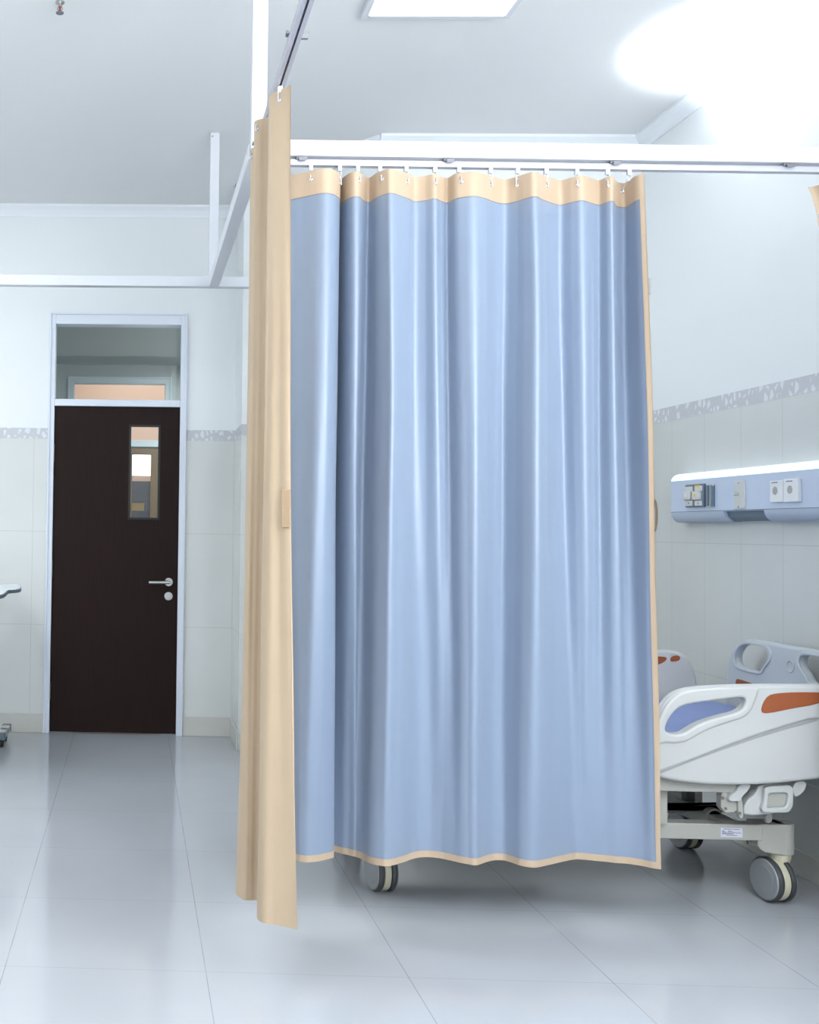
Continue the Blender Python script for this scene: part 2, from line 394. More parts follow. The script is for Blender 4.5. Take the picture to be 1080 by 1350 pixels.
# front track and its clips
trk = empty('curtain_track', (1.5, 3.68, 2.56), 'pale metal curtain track under the beam across the bay', 'track')
bm = bmesh.new()
box(bm, .03, XW-.405, .008, .018, 2.565, 2.568, RZ); box(bm, .03, XW-.405, .023, .033, 2.565, 2.568, RZ); box(bm, .03, XW-.405, .008, .011, 2.568, 2.584, RZ); box(bm, .03, XW-.405, .030, .033, 2.568, 2.584, RZ); box(bm, .03, XW-.405, .008, .033, 2.582, 2.585, RZ)
obj('rail', bm, M['track'], trk)
for px in (395, 590, 812, 1045):
    X = at(px, 212, Y=3.65).x-.40
    bm = bmesh.new(); box(bm, X-.013, X+.013, .000, .040, 2.583, 2.5925, RZ); box(bm, X-.006, X+.022, -.0075, -.0055, 2.576, 2.590, RZ)
    obj('clip', bm, M['clip'], trk, bevel=.0015)
# side track running towards the viewer
trk2 = empty('curtain_track', (.388, 2., 2.56), 'pale metal curtain track running forward from the big post', 'track')
bm = bmesh.new()
for q in ((.374, .385, 2.560, 2.563), (.391, .402, 2.560, 2.563), (.374, .377, 2.563, 2.582), (.399, .402, 2.563, 2.582), (.374, .402, 2.580, 2.583)): box(bm, q[0], q[1], YF, 3.612, q[2], q[3])
obj('rail', bm, M['track'], trk2)
for Y in (.6, 2.72, 3.5):
    bm = bmesh.new(); box(bm, .367, .410, Y-.011, Y+.011, 2.583, 2.592); box(bm, .402, .424, Y-.006, Y+.006, 2.574, 2.590)
    obj('clip', bm, M['clip'], trk2, bevel=.0015)
for Y in (.6,):
    obj('hanger', B(.38, .396, Y-.008, Y+.008, 2.59, HC), M['beam'], trk2)

# ------------------------------------------------------------------ curtains
def cr(keys, t):
    """monotone-free Catmull-Rom through rows of equal spacing"""
    n = len(keys); s = t*(n-1); i = min(int(s), n-2); f = s-i
    p0, p1, p2, p3 = keys[max(i-1, 0)], keys[i], keys[i+1], keys[min(i+2, n-1)]
    return [.5*((2*b)+(-a+c)*f+(2*a-5*b+4*c-d)*f*f+(-a+3*b-3*c+d)*f**3) for a, b, c, d in zip(p0, p1, p2, p3)]
class Sheet:
    """hanging cloth: rows of plan keys for head and hem, blended down the drop"""
    def __init__(s, head, hem, zt, zb, bulge=1.0, wob=.0, seed=0):
        s.head, s.hem, s.zt, s.zb, s.bulge, s.wob, s.seed = head, hem, zt, zb, bulge, wob, seed
        ks = [(h[0], h[1]) for h in head]; s.ym = sum(k[1] for k in ks)/len(ks)
    def p(s, u, v, off=0.):
        h = cr(s.head, u); e = cr(s.hem, u)
        w = v**1.15
        x = h[0]*(1-w)+e[0]*w; y = h[1]*(1-w)+e[1]*w
        k = 1+(s.bulge-1)*sin(pi*min(1, v*1.05))
        ym = s.ym if not callable(s.ym) else s.ym(x)
        y = ym+(y-ym)*k
        if s.wob:
            q = Vector((x*9+s.seed, 3.1*v, s.seed)); a = sin(pi*v)**.6 if 0 < v < 1 else 0
            y += s.wob*a*noise.noise(q); x += s.wob*.5*a*noise.noise(q+Vector((7, 0, 3)))
            y += s.wob*.35*a*noise.noise(Vector((x*34, 1.2*v, s.seed+4)))
        z = s.zt+(s.zb-s.zt)*v
        return Vector((x, y, z))
    def mesh(s, u0, u1, v0, v1, nu, nv, off=0.):
        bm = bmesh.new(); G = []
        for j in range(nv+1):
            v = v0+(v1-v0)*j/nv; row = []
            for i in range(nu+1):
                u = u0+(u1-u0)*i/nu; P = s.p(u, v)
                if off:
                    T = s.p(min(1, u+.002), v)-s.p(max(0, u-.002), v); N = Vector((T.y, -T.x, 0)).normalized()
                    P = P+N*off
                row.append(bm.verts.new(P))
            G.append(row)
        for j in range(nv):
            for i in range(nu): bm.faces.new((G[j][i], G[j+1][i], G[j+1][i+1], G[j][i+1]))
        return bm
def cloth(name, bm, m, parent, th=.0016):
    o = obj(name, bm, m, parent, smooth=True)
    md = o.modifiers.new('thick', 'SOLIDIFY'); md.thickness = th; md.offset = 0; md.use_rim = False
    return o

# --- blue curtain: survey of head seam and hem (photo x, fold offset in px towards the viewer)
K = [(380,-3,384,1),(387,-1,392,3.5),(400,1.6,397,4.6),(418,5.2,407,5.2),(430,6.5,420,3.6),(440,5,432,.5),(446.5,1.5,438.5,-1.5),(448.5,-2.5,439.5,-4),
     (446,-6,436,-8),(448,-7,438,-10),(453,-3.5,444,-9),(460,1.1,452,-7),(467,3.4,460,-5.5),(474,2.9,466,-3.8),(479,-1,470,-3),(487,-3.4,478,0),
     (497,2.4,488,5),(507,5.8,500,7.8),(516,7.4,512,8.5),(530,4.1,530,3.5),(540,1.2,541,-.8),(547,-1.6,551,-3.6),(560,-.4,565,-4.6),(573,2.2,580,-3.4),(581,-.4,590,-1.4),
     (590,-2.4,600,.8),(600,2.2,608,2.6),(610,4.0,617,4),(625,5.4,628,5.2),(640,3,640,1),(650,-.2,650,-1.6),(665,-3,663,-2.2),(680,-.2,675,.9),(692,3.4,688,5),
     (705,6,705,6.9),(716,2.1,721,3.7),(730,-2,741,-1.4),(740,-3.2,757,-5),(755,.4,768,-5),(768,2.4,778,-4.2),(780,-.6,790,-3.2),(790,-2.6,800,-2.4),(801,1.4,813,-1),
     (808,1.9,823,-.6),(813,-4,832,.2),(825,-5,848,2.6),(838,3,860,5),(849,6,872,6.5)]
YT = lambda x: 3.628+.026*(x-.40)+.018
def key(px, py, off, sgn, k):
    Y = 3.65
    for _ in range(3):
        X = at(px, py, Y=Y).x; Y = YT(X)-off*k*sgn
    return (X, Y)
head = [key(a, 240, b, 1, .0088) for a, b, c, d in K]
hem = [key(c, 1130, d, 1, .0082) for a, b, c, d in K]
ZT, ZH = 2.537, .222
blue = Sheet(head, hem, ZT, ZH, bulge=1.6, wob=.012, seed=2); blue.ym = YT
cur = empty('hospital_curtain', (1.15, 3.65, 0), 'wide pale blue hospital curtain with beige top band and hem, hung across the bed bay', 'curtain')
NU = 420
vb = (ZT-2.452)/(ZT-ZH); vh = 1-.022/(ZT-ZH); ue = 1-.0125
cloth('panel', blue.mesh(0, 1-.006, vb, vh, NU, 70), M['blue'], cur)
cloth('top_band', blue.mesh(0, 1, 0, vb, NU, 6), M['beige'], cur, .003)
cloth('hem_binding', blue.mesh(0, 1, vh, 1, NU, 2), M['beige'], cur, .003)
cloth('side_binding', blue.mesh(ue, 1, vb, vh, 6, 60, .0012), M['beige'], cur, .004)
# pocketed seam under the band
tube_pts = [blue.p(i/300, vb)+Vector((0, -.0015, 0)) for i in range(301)]
obj('seam', tube(bmesh.new(), tube_pts, .0009, 4), mat('seam_thread', (120, 112, 118), .6), cur)
def loop_strap(parent, P, out, hgt, wid):
    """stitched tie loop bowing out from the curtain edge"""
    out = Vector(out); side = out.cross(Vector((0, 0, 1))).normalized()*(wid/2)
    bm = bmesh.new(); prev = None
    for i in range(17):
        a = i/16; c0 = P+Vector((0, 0, hgt*(.5-a)))+out*(sin(pi*a)**.7*1.0)
        r = [bm.verts.new(c0-side), bm.verts.new(c0+side)]
        if prev: bm.faces.new((prev[0], prev[1], r[1], r[0]))
        prev = r
    return cloth('tie_loop', bm, M['beige'], parent, .003)
v = (ZT-at(858, 680, Y=3.66).z)/(ZT-ZH)
loop_strap(cur, blue.p(1, v), (.0065, -.001, 0), .105, .016)

# --- hooks (glider in the track, ring and pin, eyelet in the band)
ORD = ['first', 'second', 'third', 'fourth', 'fifth', 'sixth', 'seventh', 'eighth', 'ninth', 'tenth', 'eleventh', 'twelfth', 'thirteenth']
def make_hook(P, Q, nrm, label, group, name='curtain_hook'):
    """P on the track underside, Q the eyelet in the cloth, nrm the cloth normal"""
    t = empty(name, P, label, 'curtain hook', group)
    bm = bmesh.new(); box(bm, P.x-.007, P.x+.007, P.y-.006, P.y+.008, P.z-.015, P.z+.004)
    obj('glider', bm, M['plastic'], t, bevel=.002)
    a = P+Vector((0, 0, -.014)); f = Q+nrm*.006
    pts = [a+Vector((-.005, 0, 0)), a+Vector((-.006, 0, -.012)), a.lerp(f, .55)+Vector((-.002, 0, 0)), f+Vector((0, 0, .014)), f, f+Vector((.002, 0, -.006)), Q+Vector((.002, 0, -.003)), Q-nrm*.004]
    obj('hook', tube(bmesh.new(), pts, .0017, 6), M['plastic'], t, smooth=True)
    ring = [a+Vector((.006*cos(k*pi/6), 0, -.008+.011*sin(k*pi/6))) for k in range(12)]
    obj('ring', tube(bmesh.new(), ring, .0014, 6, closed=True), M['plastic'], t, smooth=True)
    return t
def eyelet(parent, Q, nrm):
    a = nrm.orthogonal().normalized(); b = nrm.cross(a)
    pts = [Q+nrm*.002+(a*cos(k*pi/8)+b*sin(k*pi/8))*.0055 for k in range(16)]
    bm = tube(bmesh.new(), pts, .0018, 6, closed=True); cyl(bm, Q+nrm*.0022, Q+nrm*.0026, .0042, n=12)
    return obj('eyelet', bm, M['chrome'], parent, smooth=True)
def u_for_x(sheet, X, v, lo=0, hi=1):
    best = min(range(401), key=lambda i: abs(sheet.p(lo+(hi-lo)*i/400, v).x-X)+(0 if True else 0)); return lo+(hi-lo)*best/400
VE = .030/(ZT-ZH)
for i, px in enumerate((409, 447, 471, 500, 535, 573, 605, 647, 683, 721, 762, 803, 832)):
    X = at(px, 222, Y=3.66).x; u = u_for_x(blue, X, VE, 0 if px < 450 else .2)
    Q = blue.p(u, VE); T = blue.p(min(1, u+.003), VE)-blue.p(max(0, u-.003), VE); N = Vector((T.y, -T.x, 0)).normalized()
    if N.y > 0: N = -N
    P = Vector((X, YT(X)-.006, 2.561))
    make_hook(P, Q, N, 'white plastic hook, %s from the left along the blue curtain head' % ORD[i], 'hooks along the head of the blue curtain')
    eyelet(cur, Q, N)

# --- beige curtain seen nearly edge on, gathered at the side track
def bk(px, py, z): p = at(px, py, Z=z); return (p.x, p.y)
ZBT, ZBH = 2.548, .215
ht = [bk(383, 113, ZBT), bk(376, 116, ZBT), bk(367, 120, ZBT), bk(359, 123.5, ZBT), bk(355, 127, ZBT), bk(358, 134, ZBT), bk(366, 141, ZBT), bk(365, 148, ZBT), bk(352, 155, ZBT), bk(343, 157, ZBT), bk(337, 159.5, ZBT), bk(336, 163, ZBT), bk(343, 172, ZBT), bk(347, 182, ZBT), bk(342, 190, ZBT), bk(333, 195, ZBT), bk(331, 199, ZBT), bk(338, 208, ZBT), bk(345, 213, ZBT)]
hb = [bk(392, 1225, ZBH), bk(378, 1222, ZBH), bk(362, 1219, ZBH), bk(346, 1216, ZBH), bk(339, 1209, ZBH), bk(346, 1203, ZBH), bk(358, 1198, ZBH), bk(354, 1192, ZBH), bk(338, 1187, ZBH), bk(329, 1187, ZBH), bk(321, 1186, ZBH), bk(311, 1177, ZBH), bk(320, 1168, ZBH), bk(330, 1160, ZBH), bk(330, 1154, ZBH), bk(322, 1150, ZBH), bk(320, 1145, ZBH), bk(330, 1140, ZBH), bk(345, 1138, ZBH)]
beige = Sheet(ht, hb, ZBT, ZBH, bulge=1., wob=.008, seed=9)
_p = beige.p
def bp(u, v, off=0.):      # the gathered cloth hangs close at mid height and flares low down
    h = cr(beige.head, u); e = cr(beige.hem, u); w = .35*v+.65*v**2.2
    x, y = h[0]*(1-w)+e[0]*w, h[1]*(1-w)+e[1]*w
    a = sin(pi*v)
    x += .004*a*noise.noise(Vector((u*14, v*2.5, 3))); y += .012*a*noise.noise(Vector((u*14, v*2.5, 8)))
    return Vector((x, y, ZBT+(ZBH-ZBT)*v))
beige.p = bp
cb = empty('hospital_curtain', (.42, 3.1, 0), 'beige hospital curtain gathered in folds beside the blue one, seen nearly edge on', 'curtain')
cloth('panel', beige.mesh(0, 1, 0, 1, 170, 60), M['tan'], cb, .002)
cloth('edge_binding', beige.mesh(0, .012, 0, 1, 3, 60, -.0015), M['tan'], cb, .004)
v = (ZBT-at(386, 671, Y=2.93).z)/(ZBT-ZBH); P = bp(.022, v); T = bp(.03, v)-bp(.01, v); T.normalize(); N = Vector((-T.y, T.x, 0))
if N.y > 0: N = -N
bm = bmesh.new()
for s0, s1, za, zb_ in ((-.004, .020, .054, -.0), (-.003, .019, .001, -.050)):
    o0 = P+T*s0+N*.006; o1 = P+T*s1+N*.007
    prism(bm, [o0+Vector((0, 0, za)), o1+Vector((0, 0, za)), o1+Vector((0, 0, zb_)), o0+Vector((0, 0, zb_))], N*-.006)
obj('tie_loop', bm, mat('tie_fabric', (152, 129, 102), .7), cb, bevel=.001)
for i, (px, py, u) in enumerate(((369, 104, .10), (349, 152, .53), (338, 190, .84))):
    Q = bp(u, .012); T = bp(u+.01, .012)-bp(u-.01, .012); N = Vector((-T.y, T.x, 0)).normalized()
    if N.y > 0: N = -N
    make_hook(Vector((.388, Q.y, 2.556)), Q, N, 'white plastic hook on the beige curtain, %s along the side track' % ['nearest to the viewer', 'second back', 'farthest back'][i], 'hooks at the head of the beige curtain')
    eyelet(cb, Q, N)

# --- second gathered curtain at the far right of the front track
def yk(n, xs, amp): return [(xs+.021*i/1.0, YT(xs)+amp*sin(i*1.9)) for i in range(n)]
hr = [(2.292+.017*i, YT(2.3)+.035*sin(i*1.7+1)) for i in range(15)]
hbr = [(2.40+.011*i, YT(2.3)+.045*sin(i*1.7+1)) for i in range(15)]
right = Sheet(hr, hbr, 2.525, .215, wob=.004, seed=5); right.ym = YT
_rp = right.p
def rp(u, v, off=0.):
    h = cr(hr, u); e = cr(hbr, u); w = min(1, v*6)**.6*.65+.35*v
    return Vector((h[0]*(1-w)+e[0]*w, h[1]*(1-w)+e[1]*w, 2.525+(.215-2.525)*v))
right.p = rp
c3 = empty('hospital_curtain', (2.4, 3.7, 0), 'beige curtain corner gathered at the right end of the front track', 'curtain')
cloth('panel', right.mesh(0, 1, .04, 1, 150, 40), M['blue'], c3, .002)
cloth('top_band', right.mesh(0, 1, 0, .04, 150, 4), M['beige'], c3, .002)
cloth('side_binding', right.mesh(0, .02, .04, 1, 4, 40, .0012), M['beige'], c3, .003)
for i, u in enumerate((.12, .5, .88)):
    Q = rp(u, .01); make_hook(Vector((Q.x, YT(Q.x)+.002, 2.556)), Q, Vector((0, -1, 0)), 'white plastic hook on the far right curtain head, %s from the left' % ORD[i], 'hooks of the far right curtain'); eyelet(c3, Q, Vector((0, -1, 0)))

# ------------------------------------------------------------------ ceiling lights
def ceiling_light(x0, x1, y0, y1, label, m='lamp'):
    t = empty('ceiling_light', ((x0+x1)/2, (y0+y1)/2, HC), label, 'ceiling light', 'square panel ceiling lights')
    bm = bmesh.new(); f = .028
    box(bm, x0-f, x0, y0-f, y1+f, HC-.022, HC); box(bm, x1, x1+f, y0-f, y1+f, HC-.022, HC); box(bm, x0, x1, y0-f, y0, HC-.022, HC); box(bm, x0, x1, y1, y1+f, HC-.022, HC)
    obj('frame', bm, M['beam'], t, bevel=.004)
    obj('diffuser', B(x0, x1, y0, y1, HC-.012, HC-.002), M[m], t)
ceiling_light(.907, 1.448, 3.70, 4.275, 'glowing square ceiling light panel above the blue curtain', 'baylamp')
ceiling_light(1.0, 1.6, -.4, .8, 'glowing ceiling light panel behind the viewer on the right')
ceiling_light(-1.9, -1.3, 4.2, 4.8, 'glowing ceiling light panel over the left side of the ward')
ceiling_light(-1.9, -1.3, -.4, .8, 'glowing ceiling light panel behind the viewer on the left')

# sprinkler
p = at(79, 12, Z=HC-.03)
t = empty('sprinkler_head', (p.x, p.y, HC), 'small sprinkler head with red bulb on the ceiling at top left', 'sprinkler')
obj('body', cyl(cyl(bmesh.new(), (p.x, p.y, HC), (p.x, p.y, HC-.006), .018), (p.x, p.y, HC-.006), (p.x, p.y, HC-.02), .007), M['steel'], t)
obj('bulb', cyl(bmesh.new(), (p.x, p.y, HC-.02), (p.x, p.y, HC-.04), .004), M['red'], t)
bm = tube(tube(bmesh.new(), [(p.x-.006, p.y, HC-.02), (p.x-.01, p.y, HC-.03), (p.x, p.y, HC-.044)], .0018, 6), [(p.x+.006, p.y, HC-.02), (p.x+.01, p.y, HC-.03), (p.x, p.y, HC-.044)], .0018, 6)
cyl(bm, (p.x, p.y, HC-.044), (p.x, p.y, HC-.047), .016)
obj('deflector', bm, M['clip'], t)

# ------------------------------------------------------------------ bed-head unit on the right wall
UX = 2.552
Yf = at(885, 655, X=UX).y; Yn = 3.2
un = empty('bed_head_unit', (XW, 4.4, 1.5), 'long white bed head service unit with outlets on the right wall', 'service unit')
zt, zb = at(885, 635, X=UX).z, at(885, 675, X=UX).z
def ext(name, prof, m, y0, y1, par=un, bevel=0.):
    return obj(name, prism(bmesh.new(), [(x, y0, z) for x, z in prof], (0, y1-y0, 0)), m, par, smooth=False, bevel=bevel)
def arc(cx, cz, rx, rz, a0, a1, n=10): return [(cx+rx*cos(a0+(a1-a0)*i/n), cz+rz*sin(a0+(a1-a0)*i/n)) for i in range(n+1)]
top = [(XW, zt)]+[(XW, zt+.036)]+arc(UX+.045, zt, .045, .036, pi/2, pi)
low = [(XW, zb-.050), (XW, zb)]+arc(UX+.042, zb, .042, .050, pi, 1.5*pi)
obj('seam', B(UX-.0008, UX+.01, Yn, Yf-.001, zb-.0022, zb+.0003), M['slate'], un)
ext('front_panel', [(UX, zb), (XW, zb), (XW, zt), (UX, zt)], M['unit'], Yn, Yf)
ext('top_cover', top, M['unittop'], Yn, Yf)
Ya = at(956, 680, X=UX+.005).y; Yb_ = at(1009, 680, X=UX+.005).y
ext('bottom_cover', low, M['unitlow'], Ya, Yf)
ext('bottom_cover', low, M['unitlow'], Yn, Yb_)
ext('cable_recess', [(UX+.045, zb-.046), (XW, zb-.046), (XW, zb-.004), (UX+.012, zb-.004), (UX+.022, zb-.03)], M['slate'], Yb_, Ya)
ext('lip', [(UX, zb-.004), (XW, zb-.004), (XW, zb), (UX, zb)], M['unitlow'], Yb_, Ya)
def up(px, py): q = at(px, py, X=UX); return q.y, q.z
def onunit(name, a, b, dep, m, par=un, back=0., bevel=.0015):
    (ya, za), (yb, zb_) = up(*a), up(*b)
    return obj(name, B(UX-dep, UX-back, min(ya, yb), max(ya, yb), min(za, zb_), max(za, zb_)), m, par, bevel=bevel)
for (x0, x1, mark) in ((907, 918.6, 0), (919.2, 931, 1)):
    o = onunit('gas_outlet', (x0, 639.5+(-1 if mark else 0)), (x1, 668.5), .012, M['slate'])
    onunit('upper_cap', (x0+1, 642-mark), (x1-1.5, 648-mark), .016, M['outgrey'], o)
    onunit('lower_cap', (x0+1, 660), (x1-1.5, 667-mark*.5), .016, M['outgrey'], o)
    k = onunit('valve_block', (x0-.2, 648.5-mark*.5), (x1-2.8, 659), .024, M['outgrey'], o, bevel=.004)
    yc, zc = up((x0+x1)/2-2.2, 653.3)
    obj('marker', cyl(bmesh.new(), (UX-.0235, yc, zc), (UX-.0252, yc, zc), .008, n=20), M['yellow'] if mark else M['socket'], k)
    if mark: onunit('marker', (921, 640.2), (927.5, 642.2), .0172, M['yellow'], o)
    (yc, zc) = up((x0+x1)/2, 663.5); obj('screw', cyl(bmesh.new(), (UX-.015, yc, zc), (UX-.0172, yc, zc), .0035, n=10), M['beddark'], o)
o = onunit('rail_bracket', (934.5, 639), (943, 669), .012, M['steel'])
onunit('bracket_groove', (936, 640), (938.3, 667), .0165, M['slate'], o); onunit('bracket_groove', (941.6, 640), (943, 668), .0165, M['slate'], o)
o = onunit('call_plate', (970.5, 634.5), (983.5, 670), .008, M['outgrey'])
yc, zc = up(975.5, 651.5); obj('jack', cyl(cyl(bmesh.new(), (UX-.008, yc, zc), (UX-.02, yc, zc), .0085, n=20), (UX-.02, yc, zc), (UX-.026, yc, zc), .006, n=20), M['chrome'], o)
for px in (976.5,):
    for py in (636.5, 668): yc, zc = up(px, py); obj('screw', cyl(bmesh.new(), (UX-.008, yc, zc), (UX-.0095, yc, zc), .0028, n=10), M['beddark'], o)
for (x0, x1, y0, y1) in ((1019.5, 1036.5, 634.5, 662), (1037.5, 1057.5, 632, 661.5)):
    o = onunit('power_socket', (x0, y0), (x1, y1), .014, M['socket'], bevel=.003)
    yc, zc = up((x0+x1)/2-1.2, (y0+y1)/2-1.2)
    obj('socket_recess', cyl(bmesh.new(), (UX-.0135, yc, zc), (UX-.0146, yc, zc), .0165, n=28), M['holegrey'], o)
    bm = bmesh.new()
    for k in range(7):
        yy = yc+.021-k*.006; box(bm, UX-.0146, UX-.0135, yy-.0022, yy+.0022, zc+.0305, zc+.0345+.001*(k % 2))
    obj('lettering', bm, M['ink'], o)
# small metal catch high on the corner
p = at(852, 379, Y=5.6)
t = empty('wall_hook', (XW-.02, 5.60, p.z), 'small metal hook on the wall beside the blue curtain edge', 'hook')
obj('plate', B(XW-.006, XW, 5.56, 5.60, p.z-.045, p.z+.04), M['outgrey'], t, bevel=.001)
obj('peg', tube(bmesh.new(), [(XW-.004, 5.58, p.z+.03), (XW-.022, 5.58, p.z+.03), (XW-.028, 5.58, p.z+.01), (XW-.028, 5.58, p.z-.03), (XW-.018, 5.58, p.z-.036), (XW-.012, 5.58, p.z-.025)], .006, 8), M['steel'], t, smooth=True)

# ------------------------------------------------------------------ hospital bed
YN, YR = 3.845, 4.735            # near and far side-rail planes
bed = empty('hospital_bed', (1.5, 4.3, 0), 'white wheeled hospital bed with moulded side rails and orange inlays behind the blue curtain', 'bed')
def near(px, py): return at2(px, py, Y=YN)
def farp(px, py): q = at2(px, py, Y=YR); return (q[0]+.13, q[1]-.022)
outer = [near(862, 1024), near(858, 985), near(866, 950), near(876, 926), near(893, 911), near(917, 906), near(960, 903.5), near(1020, 902.5), near(1075, 903),
         farp(884, 856), farp(899.5, 859), farp(911, 869), farp(918, 888), farp(920.5, 908), (farp(920.5, 908)[0]+.004, .60), (farp(920.5, 908)[0]-.004, .53), (farp(911, 900)[0]-.02, .495), near(1060, 1031), near(1010, 1036), near(950, 1036.5), near(900, 1033)]
outer = smooth2(outer, 2)
hole = smooth2([near(875.5, 964), near(880, 950), near(889, 937), near(901, 929.5), near(930, 924.5), near(958, 921), near(983, 918), near(982, 931), near(973, 939), near(950, 944), near(922, 953), near(906, 963), near(900, 967), near(886, 968)], 2)
inl = smooth2([near(1003.5, 939), near(1006, 927), near(1013, 917), near(1025, 914), near(1050, 912.5), farp(868, 864), farp(880, 865), farp(877.5, 871), farp(863.5, 877), near(1045, 934), near(1012, 941)], 1)
inl2 = smooth2([farp(883.2, 870.8), farp(885, 864), farp(896, 862.5), farp(897.2, 868.5), farp(891, 871)], 1)
upper = [near(859, 1015), near(858.5, 985), near(866.5, 951), near(876.5, 927), near(893, 912), near(917, 907), near(960, 904.3), near(1020, 903.5), near(1075, 904),
         farp(884, 857), farp(899, 860), farp(910, 870), farp(917, 888), farp(918.5, 900)]
upper = smooth2(upper+[(upper[-1][0], upper[-1][1]-.02), near(1082, 945), near(1040, 957), near(1000, 970), near(950, 988), near(905, 1006), near(864, 1021)], 2)
raise_ = smooth2([near(864, 984), near(862, 975), near(867.5, 950), near(878, 928), near(894, 913), near(917, 907.5), near(958, 905), near(1002, 904.5), near(999, 915), near(992, 935), near(982, 946), near(965, 951), near(935, 961), near(916, 971), near(905, 978), near(890, 980.5), near(875, 979)], 2)
crease_shade = [near(866, 1017), near(905, 1000), near(950, 984), near(1000, 966), near(1040, 953), near(1080, 940), near(1080, 951), near(1040, 962), near(1000, 974), near(950, 991), near(905, 1008), near(867, 1023)]
M['crease_shade'] = mat('crease_shade_grey', (158, 159, 158), .5)  # darker grey strip standing in for the shade along the rail's crease
def side_rail(flip_x=None, y=YN, s=-1, dx=0.):
    """s = -1: outer face towards the viewer; flip_x mirrors about that x"""
    def fx(pts): return [(a+dx, b+(.018 if dx else 0)) for a, b in pts] if flip_x is None else [(2*flip_x-a, b) for a, b in pts]
    r = plate('side_rail', fx(outer), [fx(hole)], .030, .012, XZ(y), M['bedwhite'], bed)
    plate('upper_shell', fx(upper), [fx(hole)], .024, .0105, XZ(y+s*.012), M['bedwhite'], r)
    plate('grip_frame', fx(raise_), [fx(hole)], .022, .009, XZ(y+s*.021), M['bedwhite'], r)
    plate('crease_shade', fx(crease_shade), [], .003, .001, XZ(y+s*.0158), M['crease_shade'], r)
    for k in (-1, 1):
        yy = y+s*.0248 if k == 1 else y-s*.0148
        for q in (inl, inl2): plate('inlay', fx(q), [], .003, .001, XZ(yy), M['orange'], r)
    return r
side_rail(y=YN+.026); side_rail(y=YR+.015, s=1, dx=-.13)
side_rail(flip_x=1.72, y=YN+.026); side_rail(flip_x=1.66, y=YR, s=1)
# head and foot boards
HX = 2.535
hb_ = lambda px, py: at2(px, py, X=HX)
yc = 4.245
half = [hb_(961.5, 905), hb_(964.5, 870), hb_(969, 859), hb_(978, 847), hb_(991, 842), hb_(1010, 844.5), hb_(1034, 849)]
half = [(a if a > yc else yc+.02, b) for a, b in half]
bot = [(half[0][0], .40), ]
full = bot+half+[(2*yc-a, b) for a, b in half[::-1]]+[(2*yc-half[0][0], .40)]
hh = [hb_(977.5, 868), hb_(981, 857.5), hb_(989, 851), hb_(1003, 853), hb_(1015, 856), hb_(1018.5, 864), hb_(1017, 871), hb_(1011, 877), hb_(1008, 884), hb_(993, 880.5), hb_(980, 877)]
_c = (sum(a for a, b in hh)/len(hh), sum(b for a, b in hh)/len(hh)); hh = [(_c[0]+(a-_c[0])*1.16, _c[1]+(b-_c[1])*1.14) for a, b in hh]
h1 = smooth2(hh, 2); h2 = smooth2([(2*yc-a, b) for a, b in hh], 2)
strip = [hb_(975.5, 903), hb_(976.5, 894), hb_(981, 892.5), hb_(1020, 902.5)]
zt_ = strip[1][1]
def board(x, name, s):
    r = plate(name, smooth2(full, 1), [h1, h2], .036, .014, YZ(x), M['bedgrey'], bed)
    y1 = strip[0][0]; y0 = 2*yc-y1
    inl_b = smooth2([(y1, zt_-.05), (y1-.004, zt_-.004), (y1-.03, zt_), (yc+.12, zt_-.012), (yc, zt_-.016), (yc-.12, zt_-.012), (y0+.03, zt_), (y0+.004, zt_-.004), (y0, zt_-.05), (yc, zt_-.085)], 2)
    for k in (-1, 1): plate('inlay', inl_b, [], .003, .001, YZ(x+k*.018), M['orange'], r)
    for hl in (hh, [(2*yc-a, b) for a, b in hh]):
        cxy = sum(a for a, b in hl)/len(hl); czz = sum(b for a, b in hl)/len(hl)
        big = smooth2([(cxy+(a-cxy)*1.12, czz+(b-czz)*1.24) for a, b in hl], 2)
        plate('grip_frame', big, [smooth2(hl, 2)], .010, .004, YZ(x-s*.018), M['bedgrey'], r)
    bm = tube(bmesh.new(), [(x-s*.019, yc-.04+.022*cos(k*pi/12), .80+.022*sin(k*pi/12)+.03) for k in range(24)], .0022, 6, closed=True)
    obj('roundel', bm, M['bedgrey'], r, smooth=True)
board(HX, 'head_board', 1); board(.56, 'foot_board', -1)
# mattress
bm = bmesh.new(); box(bm, .60, HX-.05, YN+.05, YR-.05, .50, .622)
bmesh.ops.subdivide_edges(bm, edges=bm.edges[:], cuts=24, use_grid_fill=True)
for v in bm.verts:
    if v.co.z > .6:
        v.co.z += .006*noise.noise(Vector((v.co.x*5, v.co.y*14, 1)))+.004*noise.noise(Vector((v.co.x*16, v.co.y*30, 5)))
mt = empty('mattress', (1.5, 4.29, .5), 'blue violet wipe clean mattress lying on the hospital bed', 'mattress')
obj('cover', bm, M['mattress'], mt, smooth=True, bevel=.025, seg=4)
pip = [(.615, YN+.06), (HX-.065, YN+.06), (HX-.065, YR-.06), (.615, YR-.06)]
obj('piping', tube(bmesh.new(), [(a+(.0), b, .598) for a, b in smooth2(pip, 3)], .004, 6, closed=True), mat('piping_blue', (60, 105, 205), .3), mt, smooth=True)

